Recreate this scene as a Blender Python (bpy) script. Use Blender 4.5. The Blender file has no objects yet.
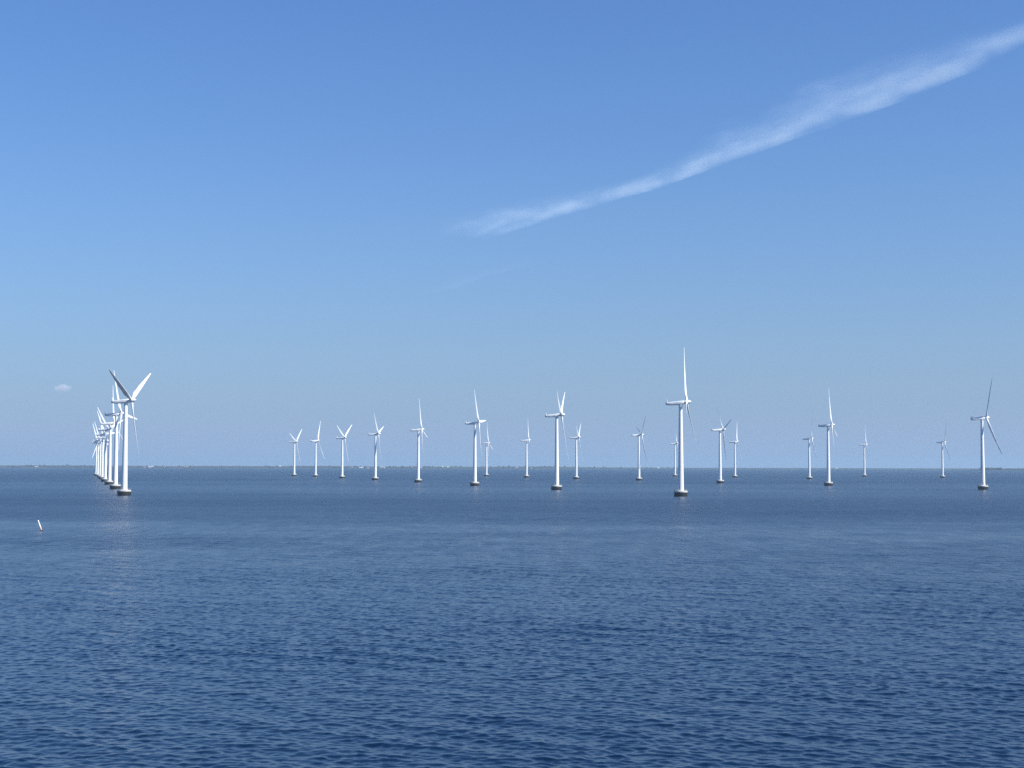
import bpy, bmesh, math, random
import numpy as np
from mathutils import Vector, Matrix

R = math.radians
scene = bpy.context.scene
COL = scene.collection

# ---------------------------------------------------------------- camera
CAM_H = 22.0
cam_data = bpy.data.cameras.new('camera')
cam_data.sensor_width = 36.0
cam_data.lens = 50.98
cam_data.clip_start = 0.5
cam_data.clip_end = 200000.0
cam = bpy.data.objects.new('camera', cam_data)
COL.objects.link(cam)
cam.matrix_world = (Matrix.Translation((0, 0, CAM_H)) @ Matrix.Rotation(R(90 + 3.217), 4, 'X')
                    @ Matrix.Rotation(0.0020, 4, 'Z'))
scene.camera = cam

# ---------------------------------------------------------------- sky and sun
SUN_AZ, SUN_EL = 116.0, 43.0            # degrees clockwise from +Y, degrees up
world = bpy.data.worlds.new('World')
scene.world = world
world.use_nodes = True
wn = world.node_tree
bg = wn.nodes['Background']
sky = wn.nodes.new('ShaderNodeTexSky')
sky.sky_type = 'NISHITA'
sky.sun_disc = False
sky.sun_elevation = R(SUN_EL)
sky.sun_rotation = R(SUN_AZ)
sky.altitude = 0
sky.air_density = 1.3
sky.dust_density = 1.0
sky.ozone_density = 4.0
tint = wn.nodes.new('ShaderNodeMix')
tint.data_type = 'RGBA'
tint.blend_type = 'MULTIPLY'
tint.inputs[0].default_value = 1.0
tint.inputs[7].default_value = (0.545, 0.80, 1.22, 1)
wn.links.new(sky.outputs[0], tint.inputs[6])
geo = wn.nodes.new('ShaderNodeTexCoord')
sepz = wn.nodes.new('ShaderNodeSeparateXYZ')
wn.links.new(geo.outputs['Generated'], sepz.inputs[0])


def wmath(op, a, b):
    n = wn.nodes.new('ShaderNodeMath')
    n.operation = op
    for i, v in enumerate((a, b)):
        if isinstance(v, (int, float)):
            n.inputs[i].default_value = v
        else:
            wn.links.new(v, n.inputs[i])
    return n.outputs[0]


# moist air low in the sky: pale blue that thins out exponentially with elevation
low = wmath('POWER', 2.71828, wmath('MULTIPLY', wmath('MAXIMUM', sepz.outputs[2], 0.0), -1 / 0.10))
low = wmath('MULTIPLY', low, 0.93)
moist = wn.nodes.new('ShaderNodeMix')
moist.data_type = 'RGBA'
moist.inputs[7].default_value = (3.05, 4.26, 6.6, 1)
wn.links.new(low, moist.inputs[0])
wn.links.new(tint.outputs[2], moist.inputs[6])
wn.links.new(moist.outputs[2], bg.inputs[0])
bg.inputs[1].default_value = 0.087

sun_dir = Vector((math.sin(R(SUN_AZ)) * math.cos(R(SUN_EL)), math.cos(R(SUN_AZ)) * math.cos(R(SUN_EL)), math.sin(R(SUN_EL))))
sun_data = bpy.data.lights.new('sun', 'SUN')
sun_data.energy = 5.0
sun_data.angle = R(0.53)
sun_data.color = (1.0, 0.965, 0.89)
sun = bpy.data.objects.new('sun', sun_data)
COL.objects.link(sun)
sun.rotation_euler = sun_dir.to_track_quat('Z', 'Y').to_euler()
sun.location = (0, 0, 300)

scene.view_settings.view_transform = 'Standard'
scene.view_settings.look = 'None'
scene.view_settings.gamma = 1.0
scene.view_settings.use_curve_mapping = False
scene.view_settings.exposure = 0.4
scene.render.engine = 'CYCLES'
scene.cycles.use_denoising = False
scene.cycles.use_adaptive_sampling = False
scene.cycles.max_bounces = 6
scene.cycles.volume_bounces = 0
scene.cycles.volume_max_steps = 256


# ---------------------------------------------------------------- helpers
def tag(o, label=None, cat=None, group=None, kind=None):
    if label: o['label'] = label
    if cat: o['category'] = cat
    if group: o['group'] = group
    if kind: o['kind'] = kind
    return o


def empty(name, loc, rz=0.0):
    o = bpy.data.objects.new(name, None)
    o.empty_display_size = 2
    o.location = loc
    o.rotation_euler = (0, 0, rz)
    COL.objects.link(o)
    return o


def obj(name, bm, mat, parent=None, smooth=True, angle=40):
    me = bpy.data.meshes.new(name)
    bmesh.ops.recalc_face_normals(bm, faces=bm.faces)
    bm.to_mesh(me)
    bm.free()
    if smooth:
        me.shade_smooth()
        try:
            me.set_sharp_from_angle(angle=R(angle))
        except Exception:
            pass
    me.materials.append(mat)
    o = bpy.data.objects.new(name, me)
    COL.objects.link(o)
    o.parent = parent
    return o


def add_loft(bm, rings, cap=True, close=True):
    """rings: list of equal-length point lists."""
    vr = [[bm.verts.new(p) for p in ring] for ring in rings]
    n = len(vr[0])
    for a, b in zip(vr[:-1], vr[1:]):
        for i in range(n if close else n - 1):
            j = (i + 1) % n
            bm.faces.new((a[i], a[j], b[j], b[i]))
    if cap:
        bm.faces.new(vr[0])
        bm.faces.new(vr[-1])
    return vr


def add_lathe(bm, prof, n=40, cx=0, cy=0):
    rings = [[(cx + r * math.cos(2 * math.pi * i / n), cy + r * math.sin(2 * math.pi * i / n), z) for i in range(n)] for r, z in prof]
    add_loft(bm, rings)


def add_tube(bm, a, b, r, n=8, r2=None):
    a, b = Vector(a), Vector(b)
    q = (b - a).to_track_quat('Z', 'Y')
    r2 = r if r2 is None else r2
    rings = []
    for p, rr in ((a, r), (b, r2)):
        rings.append([p + q @ Vector((rr * math.cos(2 * math.pi * i / n), rr * math.sin(2 * math.pi * i / n), 0)) for i in range(n)])
    add_loft(bm, rings)


def add_box(bm, c, s, rz=0.0):
    m = Matrix.Translation(c) @ Matrix.Rotation(rz, 4, 'Z') @ Matrix.Diagonal((s[0], s[1], s[2], 1))
    return bmesh.ops.create_cube(bm, size=1.0, matrix=m)


def new_mat(name):
    m = bpy.data.materials.new(name)
    m.use_nodes = True
    nt = m.node_tree
    return m, nt, nt.nodes['Principled BSDF']


def node(nt, typ, **kw):
    n = nt.nodes.new(typ)
    for k, v in kw.items():
        setattr(n, k, v)
    return n


def math_node(nt, op, a, b=None, c=None, clamp=False):
    n = nt.nodes.new('ShaderNodeMath')
    n.operation = op
    n.use_clamp = clamp
    for i, v in enumerate((a, b, c)):
        if v is None:
            continue
        if isinstance(v, (int, float)):
            n.inputs[i].default_value = v
        else:
            nt.links.new(v, n.inputs[i])
    return n.outputs[0]


def painted(name, base, dirt, rough, scale, streak=True, amount=0.5):
    """Paint or concrete with faint streaks of dirt running down it."""
    m, nt, p = new_mat(name)
    tc = node(nt, 'ShaderNodeTexCoord')
    mp = node(nt, 'ShaderNodeMapping')
    mp.inputs['Scale'].default_value = (scale, scale, scale * (0.12 if streak else 1.0))
    nt.links.new(tc.outputs['Object'], mp.inputs[0])
    nz = node(nt, 'ShaderNodeTexNoise')
    nz.inputs['Scale'].default_value = 1.0
    nz.inputs['Detail'].default_value = 5
    nt.links.new(mp.outputs[0], nz.inputs['Vector'])
    rp = node(nt, 'ShaderNodeMapRange')
    rp.inputs[1].default_value = 0.42
    rp.inputs[2].default_value = 0.72
    rp.inputs[4].default_value = amount
    nt.links.new(nz.outputs['Fac'], rp.inputs[0])
    mx = node(nt, 'ShaderNodeMix', data_type='RGBA')
    mx.inputs[6].default_value = (*base, 1)
    mx.inputs[7].default_value = (*dirt, 1)
    nt.links.new(rp.outputs[0], mx.inputs[0])
    nt.links.new(mx.outputs[2], p.inputs['Base Color'])
    p.inputs['Roughness'].default_value = rough
    return m


# ---------------------------------------------------------------- materials
M_TOWER = painted('tower_paint', (0.83, 0.84, 0.82), (0.68, 0.68, 0.65), 0.38, 0.35)
M_NACELLE = painted('nacelle_paint', (0.82, 0.83, 0.81), (0.62, 0.62, 0.59), 0.35, 0.5)
M_BLADE = painted('blade_gelcoat', (0.82, 0.83, 0.82), (0.72, 0.73, 0.72), 0.32, 0.3)
M_CONCRETE = painted('pale_concrete', (0.56, 0.55, 0.52), (0.36, 0.33, 0.28), 0.85, 0.6)
M_WET = painted('wet_dark_concrete', (0.018, 0.019, 0.018), (0.009, 0.013, 0.008), 0.6, 0.5, amount=0.8)
M_STEEL = painted('galvanised_steel', (0.42, 0.43, 0.43), (0.25, 0.22, 0.19), 0.5, 1.2)
M_DARKSTEEL = painted('dark_steel', (0.12, 0.13, 0.14), (0.07, 0.07, 0.07), 0.5, 1.0)
M_DOOR = painted('door_paint', (0.33, 0.36, 0.38), (0.22, 0.22, 0.22), 0.5, 1.0)
M_BUOY = painted('buoy_white_paint', (0.74, 0.75, 0.76), (0.45, 0.43, 0.38), 0.45, 1.5)
M_BAND = painted('faded_red_paint', (0.66, 0.40, 0.34), (0.5, 0.36, 0.30), 0.5, 1.5)
M_BUOYDARK = painted('buoy_weedy_collar', (0.04, 0.05, 0.05), (0.02, 0.035, 0.02), 0.5, 2.0)


# ---------------------------------------------------------------- the sea
def build_sea():
    rng = np.random.default_rng(11)
    # polar sheet, finely divided over the near water and coarser with distance
    th_f = np.radians(np.arange(-29.0, 29.0001, 0.046))
    th_c = np.radians(np.linspace(29.0, 331.0, 62))[1:-1]
    th = np.concatenate([th_f, th_c])
    r = [2.0, 12.0, 25.0, 40.0, 55.0, 66.0]
    y = 22.0 * 1450.0 / 70.0
    while y > 36.0:
        r.append(22.0 * 1450.0 / y)
        y -= 0.22
    r += list(np.geomspace(r[-1] * 1.03, 17500.0, 60))
    r = np.array(r)
    nr, na = len(r), len(th)
    sp = np.gradient(r)
    X = (r[:, None] * np.sin(th)[None, :]).ravel()
    Y = (r[:, None] * np.cos(th)[None, :]).ravel()
    SP = np.repeat(sp, na)
    RR = np.repeat(r, na)
    DX = np.zeros_like(X); DY = np.zeros_like(X); Z = np.zeros_like(X); LOST = np.zeros_like(X)
    nw = 200
    lam = np.exp(rng.uniform(np.log(0.55), np.log(15.0), nw))
    # wind chop of every direction round the wind, over a longer and straighter old sea
    ang = R(236) + rng.normal(0, 1, nw) * np.where(lam > 4.5, R(20), R(46))
    k = 2 * np.pi / lam
    # slope per wave: peak near 3..5 m
    wgt = np.exp(-((np.log(lam) - np.log(1.35)) / 0.85) ** 2)
    s = wgt * rng.uniform(0.6, 1.3, nw)
    s += 0.36 * np.exp(-((np.log(lam) - np.log(7.0)) / 0.35) ** 2) * rng.uniform(0.6, 1.3, nw)
    s *= math.sqrt(2 * MSS_MESH / np.sum(s ** 2))
    ph = rng.uniform(0, 2 * np.pi, nw)
    # gusts: slow variation of how rough the water is
    G = np.zeros_like(X)
    for q in range(18):
        L = math.exp(rng.uniform(math.log(14), math.log(420)))
        a = rng.uniform(0, 2 * np.pi)
        G += np.sin(2 * np.pi / L * (X * math.cos(a) * 0.45 + Y * math.sin(a) * 1.0) + rng.uniform(0, 6.28))
    G = np.clip(1.0 + 0.09 * G / math.sqrt(9.0), 0.45, 1.7)
    for i in range(nw):
        kx, ky = k[i] * math.cos(ang[i]), k[i] * math.sin(ang[i])
        eff = lam[i] / max(0.12, abs(math.sin(ang[i])))
        w = np.clip((eff / SP - 1.3) / 1.7, 0, 1) * np.clip(lam[i] / (RR * 0.0022) - 1.0, 0, 1)
        w *= np.clip((RR - 60) / 20, 0, 1)
        a = s[i] / k[i]
        p = kx * X + ky * Y + ph[i]
        sn, cs = np.sin(p), np.cos(p)
        Z += w * a * cs
        DX -= 0.9 * w * a * math.cos(ang[i]) * sn
        DY -= 0.9 * w * a * math.sin(ang[i]) * sn
        LOST += 0.5 * s[i] ** 2 * (1 - w * w)
    co = np.empty((nr * na + 1, 3), np.float32)
    co[:-1, 0] = X + DX * G; co[:-1, 1] = Y + DY * G; co[:-1, 2] = Z * G
    co[-1] = 0
    ii = np.arange(nr - 1)[:, None] * na
    jj = np.arange(na)[None, :]
    jn = (jj + 1) % na
    quads = np.stack([ii + jj, ii + na + jj, ii + na + jn, ii + jn], -1).reshape(-1, 4)
    tris = np.stack([np.full(na, nr * na), np.arange(na), (np.arange(na) + 1) % na], -1)
    me = bpy.data.meshes.new('sea')
    nq, nt_ = len(quads), len(tris)
    me.vertices.add(len(co))
    me.vertices.foreach_set('co', co.ravel())
    me.loops.add(nq * 4 + nt_ * 3)
    me.loops.foreach_set('vertex_index', np.concatenate([quads.ravel(), tris.ravel()]).astype(np.int32))
    me.polygons.add(nq + nt_)
    st = np.concatenate([np.arange(nq) * 4, nq * 4 + np.arange(nt_) * 3]).astype(np.int32)
    me.polygons.foreach_set('loop_start', st)
    me.update(calc_edges=True)
    me.shade_smooth()
    at = me.attributes.new('fine_slope', 'FLOAT', 'POINT')
    at.data.foreach_set('value', np.append(LOST * G ** 2, MSS_MESH).astype(np.float32))
    o = bpy.data.objects.new('sea', me)
    COL.objects.link(o)
    o['kind'] = 'structure'
    # material
    m, nt, p = new_mat('sea_water')
    tc = node(nt, 'ShaderNodeTexCoord')
    av = node(nt, 'ShaderNodeAttribute', attribute_name='fine_slope')
    lost = av.outputs['Fac']

    def noise(sx, sy, detail, rough=0.5):
        mp = node(nt, 'ShaderNodeMapping')
        mp.inputs['Scale'].default_value = (sx, sy, 1)
        nt.links.new(tc.outputs['Object'], mp.inputs[0])
        nz = node(nt, 'ShaderNodeTexNoise')
        nz.inputs['Scale'].default_value = 1
        nz.inputs['Detail'].default_value = detail
        nz.inputs['Roughness'].default_value = rough
        nt.links.new(mp.outputs[0], nz.inputs['Vector'])
        return nz.outputs['Fac']
    ripple = noise(1.9, 1.5, 4, 0.6)
    chop = noise(0.55, 0.20, 5, 0.6)
    patch = noise(0.0016, 0.0042, 3, 0.5)
    pr = node(nt, 'ShaderNodeMapRange')
    pr.inputs[1].default_value = 0.32; pr.inputs[2].default_value = 0.68
    pr.inputs[3].default_value = 0.55; pr.inputs[4].default_value = 1.5
    nt.links.new(patch, pr.inputs[0])
    # cat's-paws: wave groups a few metres across that are rougher or smoother than their surroundings
    paw = node(nt, 'ShaderNodeMapRange')
    paw.inputs[1].default_value = 0.35; paw.inputs[2].default_value = 0.68
    paw.inputs[3].default_value = 0.55; paw.inputs[4].default_value = 1.55
    nt.links.new(noise(0.20, 0.045, 4, 0.62), paw.inputs[0])
    # height in metres: ripples everywhere, chop where the sheet is too coarse to carry it
    h1 = math_node(nt, 'MULTIPLY', ripple, RIPPLE_H)
    frac = math_node(nt, 'MULTIPLY', lost, 1.0 / MSS_MESH, clamp=True)
    h2 = math_node(nt, 'MULTIPLY', math_node(nt, 'MULTIPLY', chop, CHOP_H), math_node(nt, 'MULTIPLY', frac, paw.outputs[0]))
    h = math_node(nt, 'MULTIPLY', math_node(nt, 'ADD', h1, h2), pr.outputs[0])
    bp = node(nt, 'ShaderNodeBump')
    bp.inputs['Strength'].default_value = 1.0
    bp.inputs['Distance'].default_value = 1.0
    nt.links.new(h, bp.inputs['Height'])
    nt.links.new(bp.outputs[0], p.inputs['Normal'])
    # wind lines: bands of ruffled and smoother water running across the view
    sy = node(nt, 'ShaderNodeSeparateXYZ')
    nt.links.new(tc.outputs['Object'], sy.inputs[0])
    warp = math_node(nt, 'MULTIPLY_ADD', noise(0.0026, 0.0042, 5, 0.62), 560.0, -280.0)
    yy = math_node(nt, 'ADD', math_node(nt, 'MULTIPLY_ADD', sy.outputs[0], 0.10, sy.outputs[1]), warp)
    zone = node(nt, 'ShaderNodeFloatCurve')
    zc = zone.mapping.curves[0]
    zp = [(0.0, 0.0), (0.115, 0.0), (0.145, 0.35), (0.18, 0.75), (0.22, 0.8), (0.28, 0.32), (0.40, 0.22), (0.50, 0.75), (0.75, 0.9), (1.0, 0.9)]
    zc.points[0].location = zp[0]
    zc.points[1].location = zp[-1]
    for q in zp[1:-1]:
        zc.points.new(*q)
    for q in zc.points:
        q.handle_type = 'VECTOR'
    zone.mapping.update()
    nt.links.new(math_node(nt, 'MULTIPLY', yy, 1 / 4000, clamp=True), zone.inputs['Value'])
    # roughness from the mean square slope that is finer than the sheet
    mss = math_node(nt, 'MULTIPLY_ADD', lost, 0.07, 0.0003)
    mss = math_node(nt, 'MULTIPLY', mss, pr.outputs[0])
    mss = math_node(nt, 'MULTIPLY', mss, paw.outputs[0])
    mss = math_node(nt, 'MULTIPLY_ADD', zone.outputs[0], 0.0040, mss)
    rg = math_node(nt, 'POWER', math_node(nt, 'MULTIPLY', mss, 2.0), 0.25)
    nt.links.new(rg, p.inputs['Roughness'])
    p.inputs['Base Color'].default_value = WATER
    p.inputs['IOR'].default_value = 1.333
    me.materials.append(m)
    return o


MSS_MESH = 0.0140
RIPPLE_H = 0.03
CHOP_H = 0.42
WATER = (0.0004, 0.011, 0.033, 1)
build_sea()


# ---------------------------------------------------------------- the far shore
def shore_height(x):
    """Ground height of the far shore above the water (m) at x."""
    t = np.clip((x + 200) / 2200, 0, 1)
    base = 15.5 * (1 - t) + 5.0 * t
    return base * (0.8 + 0.13 * np.sin(x / 310.0 + 1) + 0.10 * np.sin(x / 137.0) + 0.06 * np.sin(x / 61.0 + 2))


def build_shore():
    xs = np.arange(-9000, 9001, 30.0)
    prof = [(0, -0.5), (25, 0.9), (90, 0.28), (260, 0.62), (600, 0.86), (1300, 1.0), (2600, 0.95), (3800, -0.4)]
    rings = []
    rng = random.Random(3)
    for x in xs:
        h = float(shore_height(np.array(x)))
        y0 = 9800 + 160 * math.sin(x / 900.0) + 60 * math.sin(x / 260.0) + 0.012 * abs(x)
        ring = []
        for i, (dy, f) in enumerate(prof):
            z = f if i < 2 else (f * h if f > 0 else f)
            ring.append((x, y0 + dy, z + (rng.uniform(-0.6, 0.6) if 2 <= i < 7 else 0)))
        rings.append(ring)
    bm = bmesh.new()
    add_loft(bm, rings, cap=False, close=False)
    m, nt, p = new_mat('shore_fields')
    tc = node(nt, 'ShaderNodeTexCoord')
    vr = node(nt, 'ShaderNodeTexVoronoi')
    vr.inputs['Scale'].default_value = 0.006
    nt.links.new(tc.outputs['Object'], vr.inputs['Vector'])
    cr = node(nt, 'ShaderNodeValToRGB')
    e = cr.color_ramp.elements
    e[0].position = 0.2; e[0].color = (0.020, 0.027, 0.018, 1)
    e[1].position = 0.8; e[1].color = (0.05, 0.05, 0.035, 1)
    sx = node(nt, 'ShaderNodeSeparateColor')
    nt.links.new(vr.outputs['Color'], sx.inputs[0])
    nt.links.new(sx.outputs[0], cr.inputs[0])
    nt.links.new(cr.outputs[0], p.inputs['Base Color'])
    p.inputs['Roughness'].default_value = 0.95
    o = obj('far_shore', bm, m, smooth=False)
    o['kind'] = 'structure'
    # low wooded headland nearer the wind farm, on the right, with its sandy beach
    bm = bmesh.new()
    rings = []
    for i in range(61):
        t = i / 60
        x = 2640 + 900 * t
        e = math.sin(math.pi * min(1, max(0, t * 1.0))) ** 0.6
        rings.append([(x, 7950 + 40 * math.sin(9 * t), -0.5), (x, 7975, 0.4 + 0.8 * e), (x, 8060, 1.5 + 2.6 * e), (x, 8300, 2.4 + 3.0 * e), (x, 8700, -0.5)])
    add_loft(bm, rings, cap=False, close=False)
    h = obj('headland', bm, m)
    h['kind'] = 'structure'
    bm = bmesh.new()
    rings = []
    for i in range(25):
        t = i / 24
        x = 2900 + 470 * t
        w = math.sin(math.pi * t) ** 0.5
        rings.append([(x, 7925, -0.3), (x, 7945, 0.2 + 1.6 * w), (x, 7990, 0.3 + 3.0 * w), (x, 8000, -0.3)])
    add_loft(bm, rings, cap=False, close=False)
    ms = painted('beach_sand', (0.5, 0.45, 0.36), (0.36, 0.32, 0.25), 0.95, 0.02, streak=False)
    b = obj('beach', bm, ms)
    b['kind'] = 'structure'


build_shore()

m_wood, nt, p = new_mat('distant_leaves')
tc = node(nt, 'ShaderNodeTexCoord')
nz = node(nt, 'ShaderNodeTexNoise')
nz.inputs['Scale'].default_value = 0.06
nz.inputs['Detail'].default_value = 4
nt.links.new(tc.outputs['Object'], nz.inputs['Vector'])
cr = node(nt, 'ShaderNodeValToRGB')
cr.color_ramp.elements[0].position = 0.35; cr.color_ramp.elements[0].color = (0.012, 0.019, 0.013, 1)
cr.color_ramp.elements[1].position = 0.65; cr.color_ramp.elements[1].color = (0.028, 0.038, 0.022, 1)
nt.links.new(nz.outputs['Fac'], cr.inputs[0])
nt.links.new(cr.outputs[0], p.inputs['Base Color'])
p.inputs['Roughness'].default_value = 0.9


def crown_blobs(bm, spots, rng):
    for x, y, z, h in spots:
        w = h * rng.uniform(0.45, 0.8)
        m = Matrix.Translation((x, y, z + h * 0.5)) @ Matrix.Rotation(rng.uniform(0, 6.28), 4, 'Z') @ Matrix.Diagonal((w, w, h * 0.55, 1))
        res = bmesh.ops.create_icosphere(bm, subdivisions=1, radius=1.0, matrix=m)
        for v in res['verts']:
            v.co += Vector((rng.uniform(-1, 1), rng.uniform(-1, 1), rng.uniform(-1, 1))) * (h * 0.12)


rng = random.Random(21)
spots = []
for i in range(1500):
    x = rng.uniform(-4700, 4700)
    dens = 0.5 + 0.5 * math.sin(x / 260.0 + 1.3 * math.sin(x / 700.0))
    if x > 1200:
        dens *= 0.45
    if rng.random() > dens + 0.12:
        continue
    dy = rng.choice((60, 140, 300, 700, 1300))
    y0 = 9800 + 160 * math.sin(x / 900.0) + 60 * math.sin(x / 260.0) + 0.012 * abs(x)
    f = np.interp(dy, [0, 25, 90, 260, 600, 1300], [0, .1, 0.28, .62, .86, 1.0])
    hh = rng.uniform(5, 10) if x < 1200 else rng.uniform(2.5, 5)
    spots.append((x, y0 + dy + rng.uniform(-30, 30), float(shore_height(np.array(x))) * f - 1.2, hh))
bm = bmesh.new()
crown_blobs(bm, spots, rng)
tag(obj('shore_woodland', bm, m_wood, smooth=False), 'hazy belt of low trees and hedges along the whole far shore', 'woodland', kind='stuff')
spots = []
for i in range(230):
    t = rng.random()
    x = 2655 + 870 * t
    tall = 11 if t < 0.13 else (8 if 0.13 <= t < 0.3 else 5.5)
    spots.append((x, 8080 + rng.uniform(0, 260), 2.5, tall * rng.uniform(0.75, 1.25)))
bm = bmesh.new()
crown_blobs(bm, spots, rng)
tag(obj('headland_woodland', bm, m_wood, smooth=False), 'dark wooded hump of the headland on the horizon at far right', 'woodland', kind='stuff')

# buildings on the far shore: pale specks, each with walls and a roof
M_WALL = painted('white_render', (0.78, 0.77, 0.74), (0.6, 0.58, 0.54), 0.8, 0.2)
M_ROOF_RED = painted('tile_roof', (0.28, 0.11, 0.07), (0.16, 0.08, 0.06), 0.85, 0.5)
M_ROOF_GREY = painted('pale_roof', (0.5, 0.5, 0.5), (0.35, 0.35, 0.35), 0.7, 0.5)
M_GLASS, _nt, _p = new_mat('window_glass')
_p.inputs['Base Color'].default_value = (0.03, 0.04, 0.05, 1)
_p.inputs['Roughness'].default_value = 0.1


def building(name, x, dy, w, d, h, label, group=None, flat=False, red=True):
    y0 = 9800 + 160 * math.sin(x / 900.0) + 60 * math.sin(x / 260.0) + 0.012 * abs(x)
    f = float(np.interp(dy, [0, 25, 90, 260, 600, 1300], [0, .1, 0.28, .62, .86, 1.0]))
    z = float(shore_height(np.array(float(x)))) * f - 0.8
    root = empty(name, (x, y0 + dy, z), rng.uniform(-0.3, 0.3))
    tag(root, label, 'building', group)
    b = bmesh.new()
    add_box(b, (0, 0, h / 2), (w, d, h))
    wall = obj('wall', b, M_WALL, root, smooth=False)
    b = bmesh.new()
    if flat:
        add_box(b, (0, 0, h + 0.35), (w + 0.6, d + 0.6, 0.7))
    else:
        rh = d * 0.38
        o_ = 0.5
        pts = [(-w / 2 - o_, -d / 2 - o_, h), (-w / 2 - o_, d / 2 + o_, h), (-w / 2 - o_, 0, h + rh)]
        r1 = [Vector(q) + Vector((0, 0, 0.004)) for q in pts]
        r2 = [Vector((-q[0], q[1], q[2] + 0.004)) for q in pts]
        add_loft(b, [r1, r2])
    obj('roof', b, M_ROOF_RED if red else M_ROOF_GREY, root, smooth=False)
    n = max(2, int(w / 5))
    for fl in range(max(1, int(h / 3.2))):
        for i in range(n):
            b = bmesh.new()
            add_box(b, ((i + 0.5) / n * w - w / 2, -d / 2 - 0.02, fl * 3.2 + 1.7), (1.4, 0.1, 1.4))
            obj('window', b, M_GLASS, root, smooth=False)
    return root


G_H = 'pale houses scattered along the far shore'
L_H = 'pale speck of a house among the trees of the far shore'
for x in (-3290, -2880, -2510, -2395, -2240, -1590, -1105, -965, -690, -610, -100, 35, 130, 1030):
    building('shore_house', x, rng.choice((60, 140, 300)), rng.uniform(12, 22), rng.uniform(8, 11), rng.uniform(4, 6.5), L_H, G_H, red=rng.random() < .6)
building('shore_building', -873, 120, 34, 12, 7, 'brightest white building on the far shore left of centre', red=False)
building('shore_building', -2457, 120, 32, 12, 6.5, 'long white building on the far shore right of the receding turbine row', red=False)
building('shore_building', -1020, 120, 26, 10, 5, 'low white building on the far shore just right of the V-bladed turbine', red=False)
building('shore_building', -476, 300, 13, 13, 12, 'left one of two narrow pale blocks side by side on the far shore', flat=True, red=False)
building('shore_building', -438, 300, 15, 13, 12, 'right one of two narrow pale blocks side by side on the far shore', flat=True, red=False)
building('shore_building', 2290, 300, 20, 16, 14, 'single pale block standing up from the low shore right of centre', flat=True, red=False)


# ---------------------------------------------------------------- wind turbines
HUB_Z = 68.0
TILT = R(6.0)


def foundation_bm():
    bm = bmesh.new()
    add_lathe(bm, [(4.4, -0.9), (4.5, 0.0), (4.65, 1.2), (4.8, 2.5), (4.8, 2.7)], 48)
    return bm


def deck_bm():
    bm = bmesh.new()
    add_lathe(bm, [(4.7, 2.705), (4.78, 2.85), (4.72, 3.7), (4.6, 3.85), (2.5, 3.95), (2.3, 4.15)], 48)
    return bm


def railing_bm():
    bm = bmesh.new()
    n = 24
    pts = [Vector((4.45 * math.cos(2 * math.pi * i / n), 4.45 * math.sin(2 * math.pi * i / n), 3.84)) for i in range(n)]
    for i, q in enumerate(pts):
        add_tube(bm, q, q + Vector((0, 0, 1.15)), 0.035, 6)
        for hz in (0.6, 1.12):
            add_tube(bm, q + Vector((0, 0, hz)), pts[(i + 1) % n] + Vector((0, 0, hz)), 0.03, 6)
    return bm


def ladder_bm():
    bm = bmesh.new()
    a = R(200)
    c, s = math.cos(a), math.sin(a)
    t = Vector((-s, c, 0))
    o_ = Vector((c, s, 0)) * 5.0
    for sd in (-0.8, 0.8):
        add_tube(bm, o_ + t * sd + Vector((0, 0, -0.8)), o_ + t * sd + Vector((0, 0, 5.0)), 0.14, 8)
    for i in range(16):
        z = -0.5 + i * 0.36
        add_tube(bm, o_ + t * -0.8 + Vector((0, 0, z)), o_ + t * 0.8 + Vector((0, 0, z)), 0.035, 6)
    for z in (0.4, 2.8):
        for sd in (-0.8, 0.8):
            add_tube(bm, o_ + t * sd + Vector((0, 0, z)), Vector((c, s, 0)) * 4.5 + t * sd + Vector((0, 0, z)), 0.07, 6)
    return bm


def tower_bm():
    bm = bmesh.new()
    prof = []
    z0, z1, r0, r1 = 3.5, 65.9, 2.12, 1.28
    segs = (4.1, 4.6, 22.0, 22.01, 22.16, 22.17, 44.0, 44.01, 44.16, 44.17, 63.5, 65.9)
    for z in segs:
        rr = r0 + (r1 - r0) * (z - z0) / (z1 - z0)
        if z in (22.01, 22.16, 44.01, 44.16):
            rr += 0.035
        prof.append((rr, z))
    prof.insert(0, (2.32, 4.10))
    prof.insert(1, (2.32, 4.35))
    prof[2] = (2.12, 4.355)
    add_lathe(bm, prof, 48)
    return bm


def door_bm():
    bm = bmesh.new()
    a = R(250)
    c = Vector((math.cos(a), math.sin(a), 0)) * 2.1
    add_box(bm, (c.x, c.y, 5.8), (0.25, 1.0, 2.3), a)
    bmesh.ops.bevel(bm, geom=bm.edges[:], offset=0.08, segments=2, affect='EDGES')
    return bm


def sup(a, n_):
    c, s = math.cos(a), math.sin(a)
    return math.copysign(abs(c) ** n_, c), math.copysign(abs(s) ** n_, s)


ROT = Matrix.Translation((0, 0, HUB_Z)) @ Matrix.Rotation(-TILT, 4, 'Y')


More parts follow.
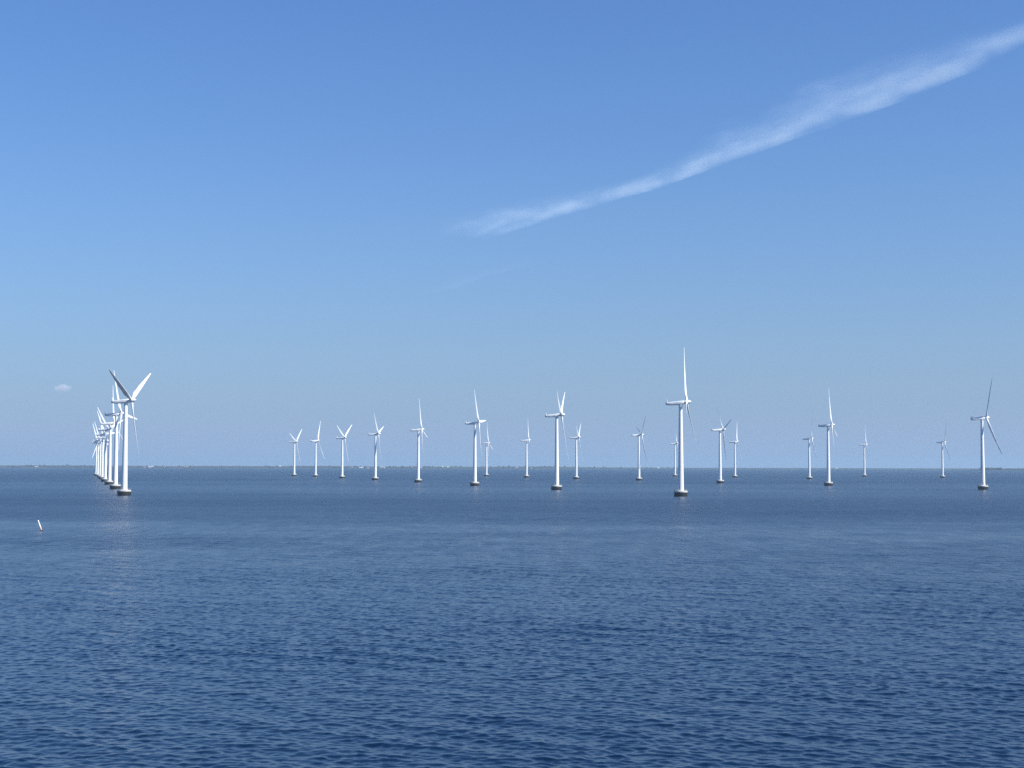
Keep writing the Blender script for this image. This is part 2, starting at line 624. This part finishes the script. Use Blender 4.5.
def nacelle_bm():
    # (x along the shaft, half width, bottom, top, squareness)
    sec = [(-10.9, 0.75, -0.2, 0.85, .55), (-10.6, 1.2, -0.5, 1.15, .5), (-9.3, 1.45, -0.85, 1.25, .48), (-6.0, 1.6, -1.25, 1.3, .48),
           (-2.0, 1.65, -1.5, 1.35, .48), (1.2, 1.65, -1.5, 1.35, .5), (2.0, 1.5, -1.35, 1.3, .6), (2.5, 1.3, -1.25, 1.22, .75), (2.85, 1.1, -1.1, 1.1, 1.0)]
    bm = bmesh.new()
    rings = []
    for x, w, b, t, q in sec:
        ring = []
        for i in range(28):
            u, v = sup(2 * math.pi * i / 28, q)
            ring.append((x, w * u, (b + t) / 2 + (t - b) / 2 * v))
        rings.append(ring)
    add_loft(bm, rings)
    # yaw collar on the tower head
    bm.transform(ROT)
    add_lathe(bm, [(1.33, 65.86), (1.5, 66.0), (1.5, 66.7)], 32)
    return bm


def tail_bm():
    """Raised cooler panel and instrument mast on the rear of the nacelle roof."""
    bm = bmesh.new()
    add_box(bm, (-9.7, 0, 1.98), (0.7, 2.4, 1.25))
    bmesh.ops.bevel(bm, geom=bm.edges[:], offset=0.12, segments=2, affect='EDGES')
    add_tube(bm, (-10.3, 0.7, 1.3), (-10.3, 0.7, 3.6), 0.06, 6)
    add_tube(bm, (-10.3, -0.7, 1.3), (-10.3, -0.7, 3.3), 0.06, 6)
    add_tube(bm, (-10.3, -0.7, 3.2), (-10.3, 0.7, 3.2), 0.05, 6)
    bm.transform(ROT)
    return bm


def hub_bm():
    bm = bmesh.new()
    prof = [(-1.45, 1.1), (-1.3, 1.4), (-0.7, 1.58), (0.2, 1.6), (1.0, 1.48), (2.0, 1.22), (2.8, 0.75), (3.25, 0.38), (3.4, 0.06)]
    rings = [[(x, r_ * math.cos(2 * math.pi * i / 36), r_ * math.sin(2 * math.pi * i / 36)) for i in range(36)] for x, r_ in prof]
    add_loft(bm, rings)
    return bm


def blade_bm():
    """One blade along +Z: round root, widest near a fifth of its length, twisted, thin tip."""
    L = 43.5
    st = [(1.0, 1.9, 1.0, 13), (2.6, 1.9, 1.0, 13), (5.0, 2.5, .62, 13), (8.0, 3.35, .34, 12.5), (10.5, 3.5, .28, 11), (15, 3.05, .25, 8),
          (21, 2.45, .22, 5), (28, 1.85, .19, 2.6), (34, 1.45, .18, 1.0), (39, 1.1, .17, 0.2), (42, .8, .16, 0), (43.2, .42, .16, 0), (43.5, .12, .2, 0)]
    bm = bmesh.new()
    rings = []
    N = 24
    for z, c, tr, tw in st:
        c *= 1.0 if z < 4 else (0.9 if z < 20 else 1.15)
        z = 1.0 + (z - 1.0) * 0.975
        ring = []
        circ = max(0.0, min(1.0, (tr - 0.3) / 0.6))
        for i in range(N):
            a = 2 * math.pi * i / N
            u = 0.5 * (1 + math.cos(a))                 # 0 trailing edge .. 1 leading edge
            s_ = u if u < 1 else 1.0
            xx = 1 - s_                                  # aerofoil: 0 at the leading edge
            yt = 5 * tr * (0.2969 * math.sqrt(max(xx, 0)) - 0.126 * xx - 0.3516 * xx ** 2 + 0.2843 * xx ** 3 - 0.1015 * xx ** 4)
            side = 1 if math.sin(a) >= 0 else -1
            y_af = side * yt * (0.75 if side > 0 else 1.15)
            y_c = 0.5 * math.sin(a) * tr
            thick = (y_af * (1 - circ) + y_c * circ) * c
            chord = ((s_ - 0.66) * (1 - circ) + (s_ - 0.5) * circ) * c
            b = R(tw)
            # leading edge towards +Y, turned into the wind (+X) by the twist
            ring.append((chord * math.sin(b) + thick * math.cos(b), chord * math.cos(b) - thick * math.sin(b), z))
        rings.append(ring)
    add_loft(bm, rings)
    # coned and pre-bent into the wind
    for v in bm.verts:
        v.co.x += 1.0 * (v.co.z / L) + 1.1 * (v.co.z / L) ** 2
    return bm


def make_turbine():
    root = empty('wind_turbine', (0, 0, 0))
    fd = obj('foundation', foundation_bm(), M_WET, root)
    dk = obj('work_platform', deck_bm(), M_CONCRETE, root)
    obj('railing', railing_bm(), M_STEEL, dk)
    obj('boat_ladder', ladder_bm(), M_DARKSTEEL, root)
    tw = obj('tower', tower_bm(), M_TOWER, root, angle=30)
    obj('door', door_bm(), M_DOOR, tw)
    nc = obj('nacelle', nacelle_bm(), M_NACELLE, root, angle=50)
    obj('roof_cooler', tail_bm(), M_NACELLE, nc)
    hb = obj('hub', hub_bm(), M_NACELLE, root)
    hb.location = ROT @ Vector((4.4, 0, 0))
    first = obj('blade', blade_bm(), M_BLADE, hb, angle=60)
    for k in (1, 2):
        b = first.copy()
        COL.objects.link(b)
        b.parent = hb
    return root


def copy_tree(o, parent=None):
    c = o.copy()
    COL.objects.link(c)
    c.parent = parent
    for ch in [q for q in bpy.data.objects if q.parent == o]:
        copy_tree(ch, c)
    return c


def pose(root, x, y, yaw, spin, pitch):
    root.location = (x, y, 0)
    root.rotation_euler = (0, 0, -R(yaw))
    hb = [c for c in root.children if c.name.startswith('hub')][0]
    hb.rotation_euler = (-R(spin), -TILT, 0)
    for k, b in enumerate([c for c in hb.children if c.name.startswith('blade')]):
        # turn about the blade's own length first (pitch), then to its place round the hub
        b.rotation_euler = (Matrix.Rotation(-R(120 * k), 3, 'X') @ Matrix.Rotation(-R(pitch[k] if isinstance(pitch, tuple) else pitch), 3, 'Z')).to_euler()


# x, y, yaw, rotor angle, blade pitch, label
TURBINES = [
    (-279, 1047, 8, 60, (20, 26, 58), 'nearest turbine of the row receding at the left, blades spread in a wide Y'),
    (-360, 1320, 2, 96, 8, 'second turbine of the receding left row, its tower just behind the nearest one'),
    (-448, 1618, -3, 2, 8, 'third turbine of the receding left row, one blade pointing straight up'),
    (-534, 1908, 11, 72, 10, 'fourth turbine back along the receding left row'),
    (-624, 2213, 12, 86, 10, 'fifth turbine back along the receding left row'),
    (-707, 2494, 0, 100, 8, 'sixth turbine back along the receding left row'),
    (-791, 2775, 11, 90, 8, 'seventh turbine back along the receding left row, next to its far end'),
    (-859, 3001, 22, 98, 8, 'last and farthest turbine of the receding left row, leftmost tower in the photo'),
    (-432, 2884, 12, 52, 10, 'small distant turbine with blades in a Y, first one right of the receding row'),
    (-370, 2739, 11, 28, 6, 'turbine with one blade up and one slanting down, between two with V blades'),
    (-285, 2440, 14, 58, 10, 'turbine with two blades raised in a clear V, third right of the receding row'),
    (-202, 2150, 5, 74, 8, 'turbine with a tall left blade and short right blade, left of centre'),
    (-121, 1879, 3, 104, 5, 'turbine with a single upright blade and white nacelle, standing alone left of centre'),
    (-40, 1572, 7, 86, 6, 'larger turbine left of centre with a far smaller one close to its right'),
    (-52, 2976, 8, 110, 5, 'tiny far turbine just right of the larger one left of centre'),
    (27, 2659, 3, 8, 6, 'small far turbine standing alone in the gap left of the big central pair'),
    (41, 1326, 8, 58, 6, 'tall central turbine with two blades raised in a narrow V and one hanging down'),
    (106, 2388, 9, 56, 6, 'small turbine directly right of the tall central one, blades in a narrow V'),
    (190, 2172, -8, 72, 6, 'turbine with grey shaded upper blades, left of the tallest turbine'),
    (336, 2991, 4, 62, 6, 'tiny far turbine half hidden behind the tower of the tallest turbine'),
    (123, 1057, 11, 14, 5, 'tallest turbine, right of centre, one white blade up and one dark blade slanting down'),
    (265, 1848, -5, 46, 8, 'turbine right of the tallest one, with a short dark blade raised to the right'),
    (424, 2760, 16, 26, 5, 'small far turbine close to the right of the one with the short dark raised blade'),
    (501, 2446, 3, 90, 5, 'small turbine just left of the large one with a tall white upright blade'),
    (357, 1638, 17, 108, 5, 'large turbine on the right with a tall white upright blade and short dark one'),
    (751, 3093, 13, 116, 5, 'small far turbine standing alone right of the large one with the white upright blade'),
    (825, 2782, 1, 90, 5, 'small turbine with grey blades just left of the rightmost big turbine'),
    (448, 1382, -4, 92, 6, 'big rightmost turbine with two long dark blades, one up and one slanting down right'),
]
G_T = 'white offshore wind turbines standing in the sea'
proto = make_turbine()
copies = [proto] + [copy_tree(proto) for _ in TURBINES[1:]]
for root, (x, y, yaw, spin, pitch, label) in zip(copies, TURBINES):
    tag(root, label, 'wind turbine', G_T)
    pose(root, x, y, yaw, spin, pitch)

# ---------------------------------------------------------------- spar buoy
root = empty('spar_buoy', (-156.6, 485.0, 0.0))
tag(root, 'slim white spar buoy leaning left, alone in the open water at far left', 'buoy')
lean = Matrix.Rotation(R(-20), 4, 'Y')
bm = bmesh.new()
add_lathe(bm, [(0.26, -0.8), (0.27, 0.0), (0.25, 1.2), (0.21, 2.9), (0.20, 3.25)], 20)
bm.transform(lean)
sp = obj('spar', bm, M_BUOY, root)
bm = bmesh.new()
add_lathe(bm, [(0.275, 0.25), (0.285, 0.3), (0.265, 1.3), (0.25, 1.33)], 20)
bm.transform(lean)
obj('painted_band', bm, M_BAND, sp)
bm = bmesh.new()
add_lathe(bm, [(0.10, 3.2), (0.24, 3.26), (0.25, 3.5), (0.2, 3.66), (0.05, 3.72)], 20)
bm.transform(lean)
obj('top_cap', bm, M_BUOY, root)
bm = bmesh.new()
add_lathe(bm, [(0.3, -0.5), (0.5, -0.25), (0.55, 0.05), (0.42, 0.22), (0.21, 0.28)], 24)
bm.transform(lean)
obj('float_collar', bm, M_BUOYDARK, root)


# ---------------------------------------------------------------- clouds
def cloud_material(name, build, step, color=(0.76, 0.90, 1.0, 1)):  # default colour has the blue haze of distant air tinted into the cirrus
    m = bpy.data.materials.new(name)
    m.use_nodes = True
    nt = m.node_tree
    nt.nodes.remove(nt.nodes['Principled BSDF'])
    out = [n for n in nt.nodes if n.type == 'OUTPUT_MATERIAL'][0]
    pv = nt.nodes.new('ShaderNodeVolumePrincipled')
    pv.inputs['Color'].default_value = color
    pv.inputs['Anisotropy'].default_value = 0.0
    nt.links.new(build(nt), pv.inputs['Density'])
    nt.links.new(pv.outputs[0], out.inputs['Volume'])
    m.cycles.volume_step_rate = step
    return m


def streak_cloud(name, s_pts, c_pts, w_pts, amp_pts, origin, direction, thick, amp, label, veil=0.0, seed=0.0):
    """A long thin cloud: local x runs along it, y across; centre line, half width and strength given at s_pts."""
    s_pts, c_pts, w_pts, amp_pts = map(np.array, (s_pts, c_pts, w_pts, amp_pts))
    s_pts = s_pts - s_pts[0]
    S = float(s_pts[-1])

    def build(nt):
        tc = node(nt, 'ShaderNodeTexCoord')
        sep = node(nt, 'ShaderNodeSeparateXYZ')
        nt.links.new(tc.outputs['Object'], sep.inputs[0])
        x, y, z = sep.outputs
        t = math_node(nt, 'MULTIPLY', x, 1.0 / S, clamp=True)

        def curve(vals, lo, hi):
            fc = node(nt, 'ShaderNodeFloatCurve')
            cm = fc.mapping
            c = cm.curves[0]
            pts = [(float(a / S), float((v - lo) / (hi - lo))) for a, v in zip(s_pts, vals)]
            c.points[0].location = pts[0]
            c.points[1].location = pts[-1]
            for q in pts[1:-1]:
                c.points.new(*q)
            cm.update()
            nt.links.new(t, fc.inputs['Value'])
            return math_node(nt, 'MULTIPLY_ADD', fc.outputs[0], hi - lo, lo)
        c = curve(c_pts, -3000, 3000)
        w = curve(w_pts, 0, 2000)
        a = curve(amp_pts, 0, 1)

        def noise(scale, sc, detail, rough):
            mp = node(nt, 'ShaderNodeMapping')
            mp.inputs['Scale'].default_value = sc
            mp.inputs['Location'].default_value = (seed, seed * 2, 0)
            mp.inputs['Rotation'].default_value = (0, 0, R(-16))
            nt.links.new(tc.outputs['Object'], mp.inputs[0])
            nz = node(nt, 'ShaderNodeTexNoise')
            nz.inputs['Scale'].default_value = scale
            nz.inputs['Detail'].default_value = detail
            nz.inputs['Roughness'].default_value = rough
            nt.links.new(mp.outputs[0], nz.inputs['Vector'])
            return nz.outputs['Fac']
        wob = math_node(nt, 'MULTIPLY_ADD', noise(1.0, (1 / 1500, 1 / 1000, 1 / 900), 6, .64), 2.8, -1.4)
        v = math_node(nt, 'DIVIDE', math_node(nt, 'SUBTRACT', y, c), w)
        v = math_node(nt, 'ADD', v, wob)
        prof = node(nt, 'ShaderNodeFloatCurve')
        cc = prof.mapping.curves[0]
        pts = [(0.0, 0.0), (0.18, 0.06), (0.36, 0.25), (0.55, 0.65), (0.66, 1.0), (0.76, 0.75), (0.88, 0.22), (1.0, 0.0)]
        cc.points[0].location = pts[0]
        cc.points[1].location = pts[-1]
        for q in pts[1:-1]:
            cc.points.new(*q)
        prof.mapping.update()
        nt.links.new(math_node(nt, 'MULTIPLY_ADD', v, 0.31, 0.55, clamp=True), prof.inputs['Value'])
        zz = math_node(nt, 'DIVIDE', z, thick)
        zf = math_node(nt, 'SUBTRACT', 1.0, math_node(nt, 'MULTIPLY', zz, zz), clamp=True)
        st = noise(1.0, (1 / 3200, 1 / 480, 1 / 900), 7, .66)
        mr = node(nt, 'ShaderNodeMapRange')
        mr.inputs[1].default_value = 0.34; mr.inputs[2].default_value = 0.68
        mr.inputs[3].default_value = 0.08; mr.inputs[4].default_value = 1.7
        nt.links.new(st, mr.inputs[0])
        fib = node(nt, 'ShaderNodeMapRange')
        fib.inputs[1].default_value = 0.36; fib.inputs[2].default_value = 0.64
        fib.inputs[3].default_value = 0.12; fib.inputs[4].default_value = 1.6
        nt.links.new(noise(1.0, (1 / 2400, 1 / 240, 1 / 900), 4, .6), fib.inputs[0])
        a = math_node(nt, 'MULTIPLY', a, fib.outputs[0])
        d = math_node(nt, 'MULTIPLY', math_node(nt, 'MULTIPLY', prof.outputs[0], zf), math_node(nt, 'MULTIPLY', mr.outputs[0], a))
        return math_node(nt, 'MULTIPLY', d, amp)
    mat = cloud_material(name + '_ice', build, 0.12)
    bm = bmesh.new()
    rings = []
    for s in np.linspace(0, S, 60):
        c = np.interp(s, s_pts, c_pts); w = max(40.0, np.interp(s, s_pts, w_pts))
        ring = []
        for i in range(16):
            a = 2 * math.pi * i / 16
            yy = math.cos(a)
            ring.append((s, c + (yy * 1.55 - 0.35) * w, thick * math.sin(a)))
        rings.append(ring)
    add_loft(bm, rings)
    o = obj(name, bm, mat)
    o.location = origin
    o.rotation_euler = (0, 0, math.atan2(direction[1], direction[0]))
    tag(o, label, 'cloud')
    return o


streak_cloud('cirrus_cloud',
             [-2200, 1000, 3400, 5100, 7200, 10200, 13800, 16700, 18900, 20900, 22200, 24000],
             [420, 420, 620, 860, 1130, 880, 380, 0, -130, -330, -150, 50],
             [950, 950, 780, 560, 400, 450, 760, 880, 720, 340, 260, 240],
             [0.0, .42, .55, .65, .95, 1.0, .85, .85, .95, .9, .85, .8],
             (-1082 - 2200 * 0.4559, 41722 + 2200 * 0.89, 7000), (0.4559, -0.8900), 150.0, 1.15e-3,
             'long thin streak of white cirrus slanting up across the upper right sky')
streak_cloud('cirrus_wisp',
             [0, 2500, 5500, 8500, 11000],
             [0, 150, -150, 100, 0],
             [300, 420, 420, 380, 300],
             [0.0, .7, 1.0, .7, 0.0],
             (-3700, 58600, 7000), (0.40, -0.916), 120.0, 1.0e-4,
             'faint short wisp of cirrus below the left end of the long streak', seed=40.0)


def puff():
    def build(nt):
        tc = node(nt, 'ShaderNodeTexCoord')
        mp = node(nt, 'ShaderNodeMapping')
        mp.inputs['Scale'].default_value = (1 / 215, 1 / 150, 1 / 105)
        nt.links.new(tc.outputs['Object'], mp.inputs[0])
        ln = node(nt, 'ShaderNodeVectorMath', operation='LENGTH')
        nt.links.new(mp.outputs[0], ln.inputs[0])
        nz = node(nt, 'ShaderNodeTexNoise')
        nz.inputs['Scale'].default_value = 1 / 110
        nz.inputs['Detail'].default_value = 4
        nt.links.new(tc.outputs['Object'], nz.inputs['Vector'])
        q = math_node(nt, 'MULTIPLY_ADD', nz.outputs['Fac'], 1.5, 0.12)
        d = math_node(nt, 'SUBTRACT', q, ln.outputs['Value'], clamp=True)
        return math_node(nt, 'MULTIPLY', d, 0.0085)
    mat = cloud_material('puff_vapour', build, 0.4, (1, 1, 1, 1))
    bm = bmesh.new()
    bmesh.ops.create_icosphere(bm, subdivisions=3, radius=1.0, matrix=Matrix.Diagonal((225, 160, 112, 1)))
    for v in bm.verts:
        v.co *= 1 + 0.08 * math.sin(v.co.x / 40) * math.cos(v.co.z / 30)
    o = obj('cumulus_cloud', bm, mat)
    o.location = (-9323, 30000, 1607)
    tag(o, 'tiny pale puff of cumulus low in the sky at the left edge', 'cloud')


puff()

# ---------------------------------------------------------------- sea haze
bm = bmesh.new()
add_box(bm, (0, 0, 61.0), (37000, 37000, 128.0))
mh = bpy.data.materials.new('sea_haze')
mh.use_nodes = True
nt = mh.node_tree
nt.nodes.remove(nt.nodes['Principled BSDF'])
out = [n for n in nt.nodes if n.type == 'OUTPUT_MATERIAL'][0]
pv = nt.nodes.new('ShaderNodeVolumePrincipled')
pv.inputs['Color'].default_value = (0.52, 0.74, 0.92, 1)
pv.inputs['Density'].default_value = 6.0e-5
pv.inputs['Anisotropy'].default_value = 0.1
nt.links.new(pv.outputs[0], out.inputs['Volume'])
hz = obj('haze', bm, mh, smooth=False)
tag(hz, 'thin blue sea haze over the whole wind farm', 'haze', kind='stuff')
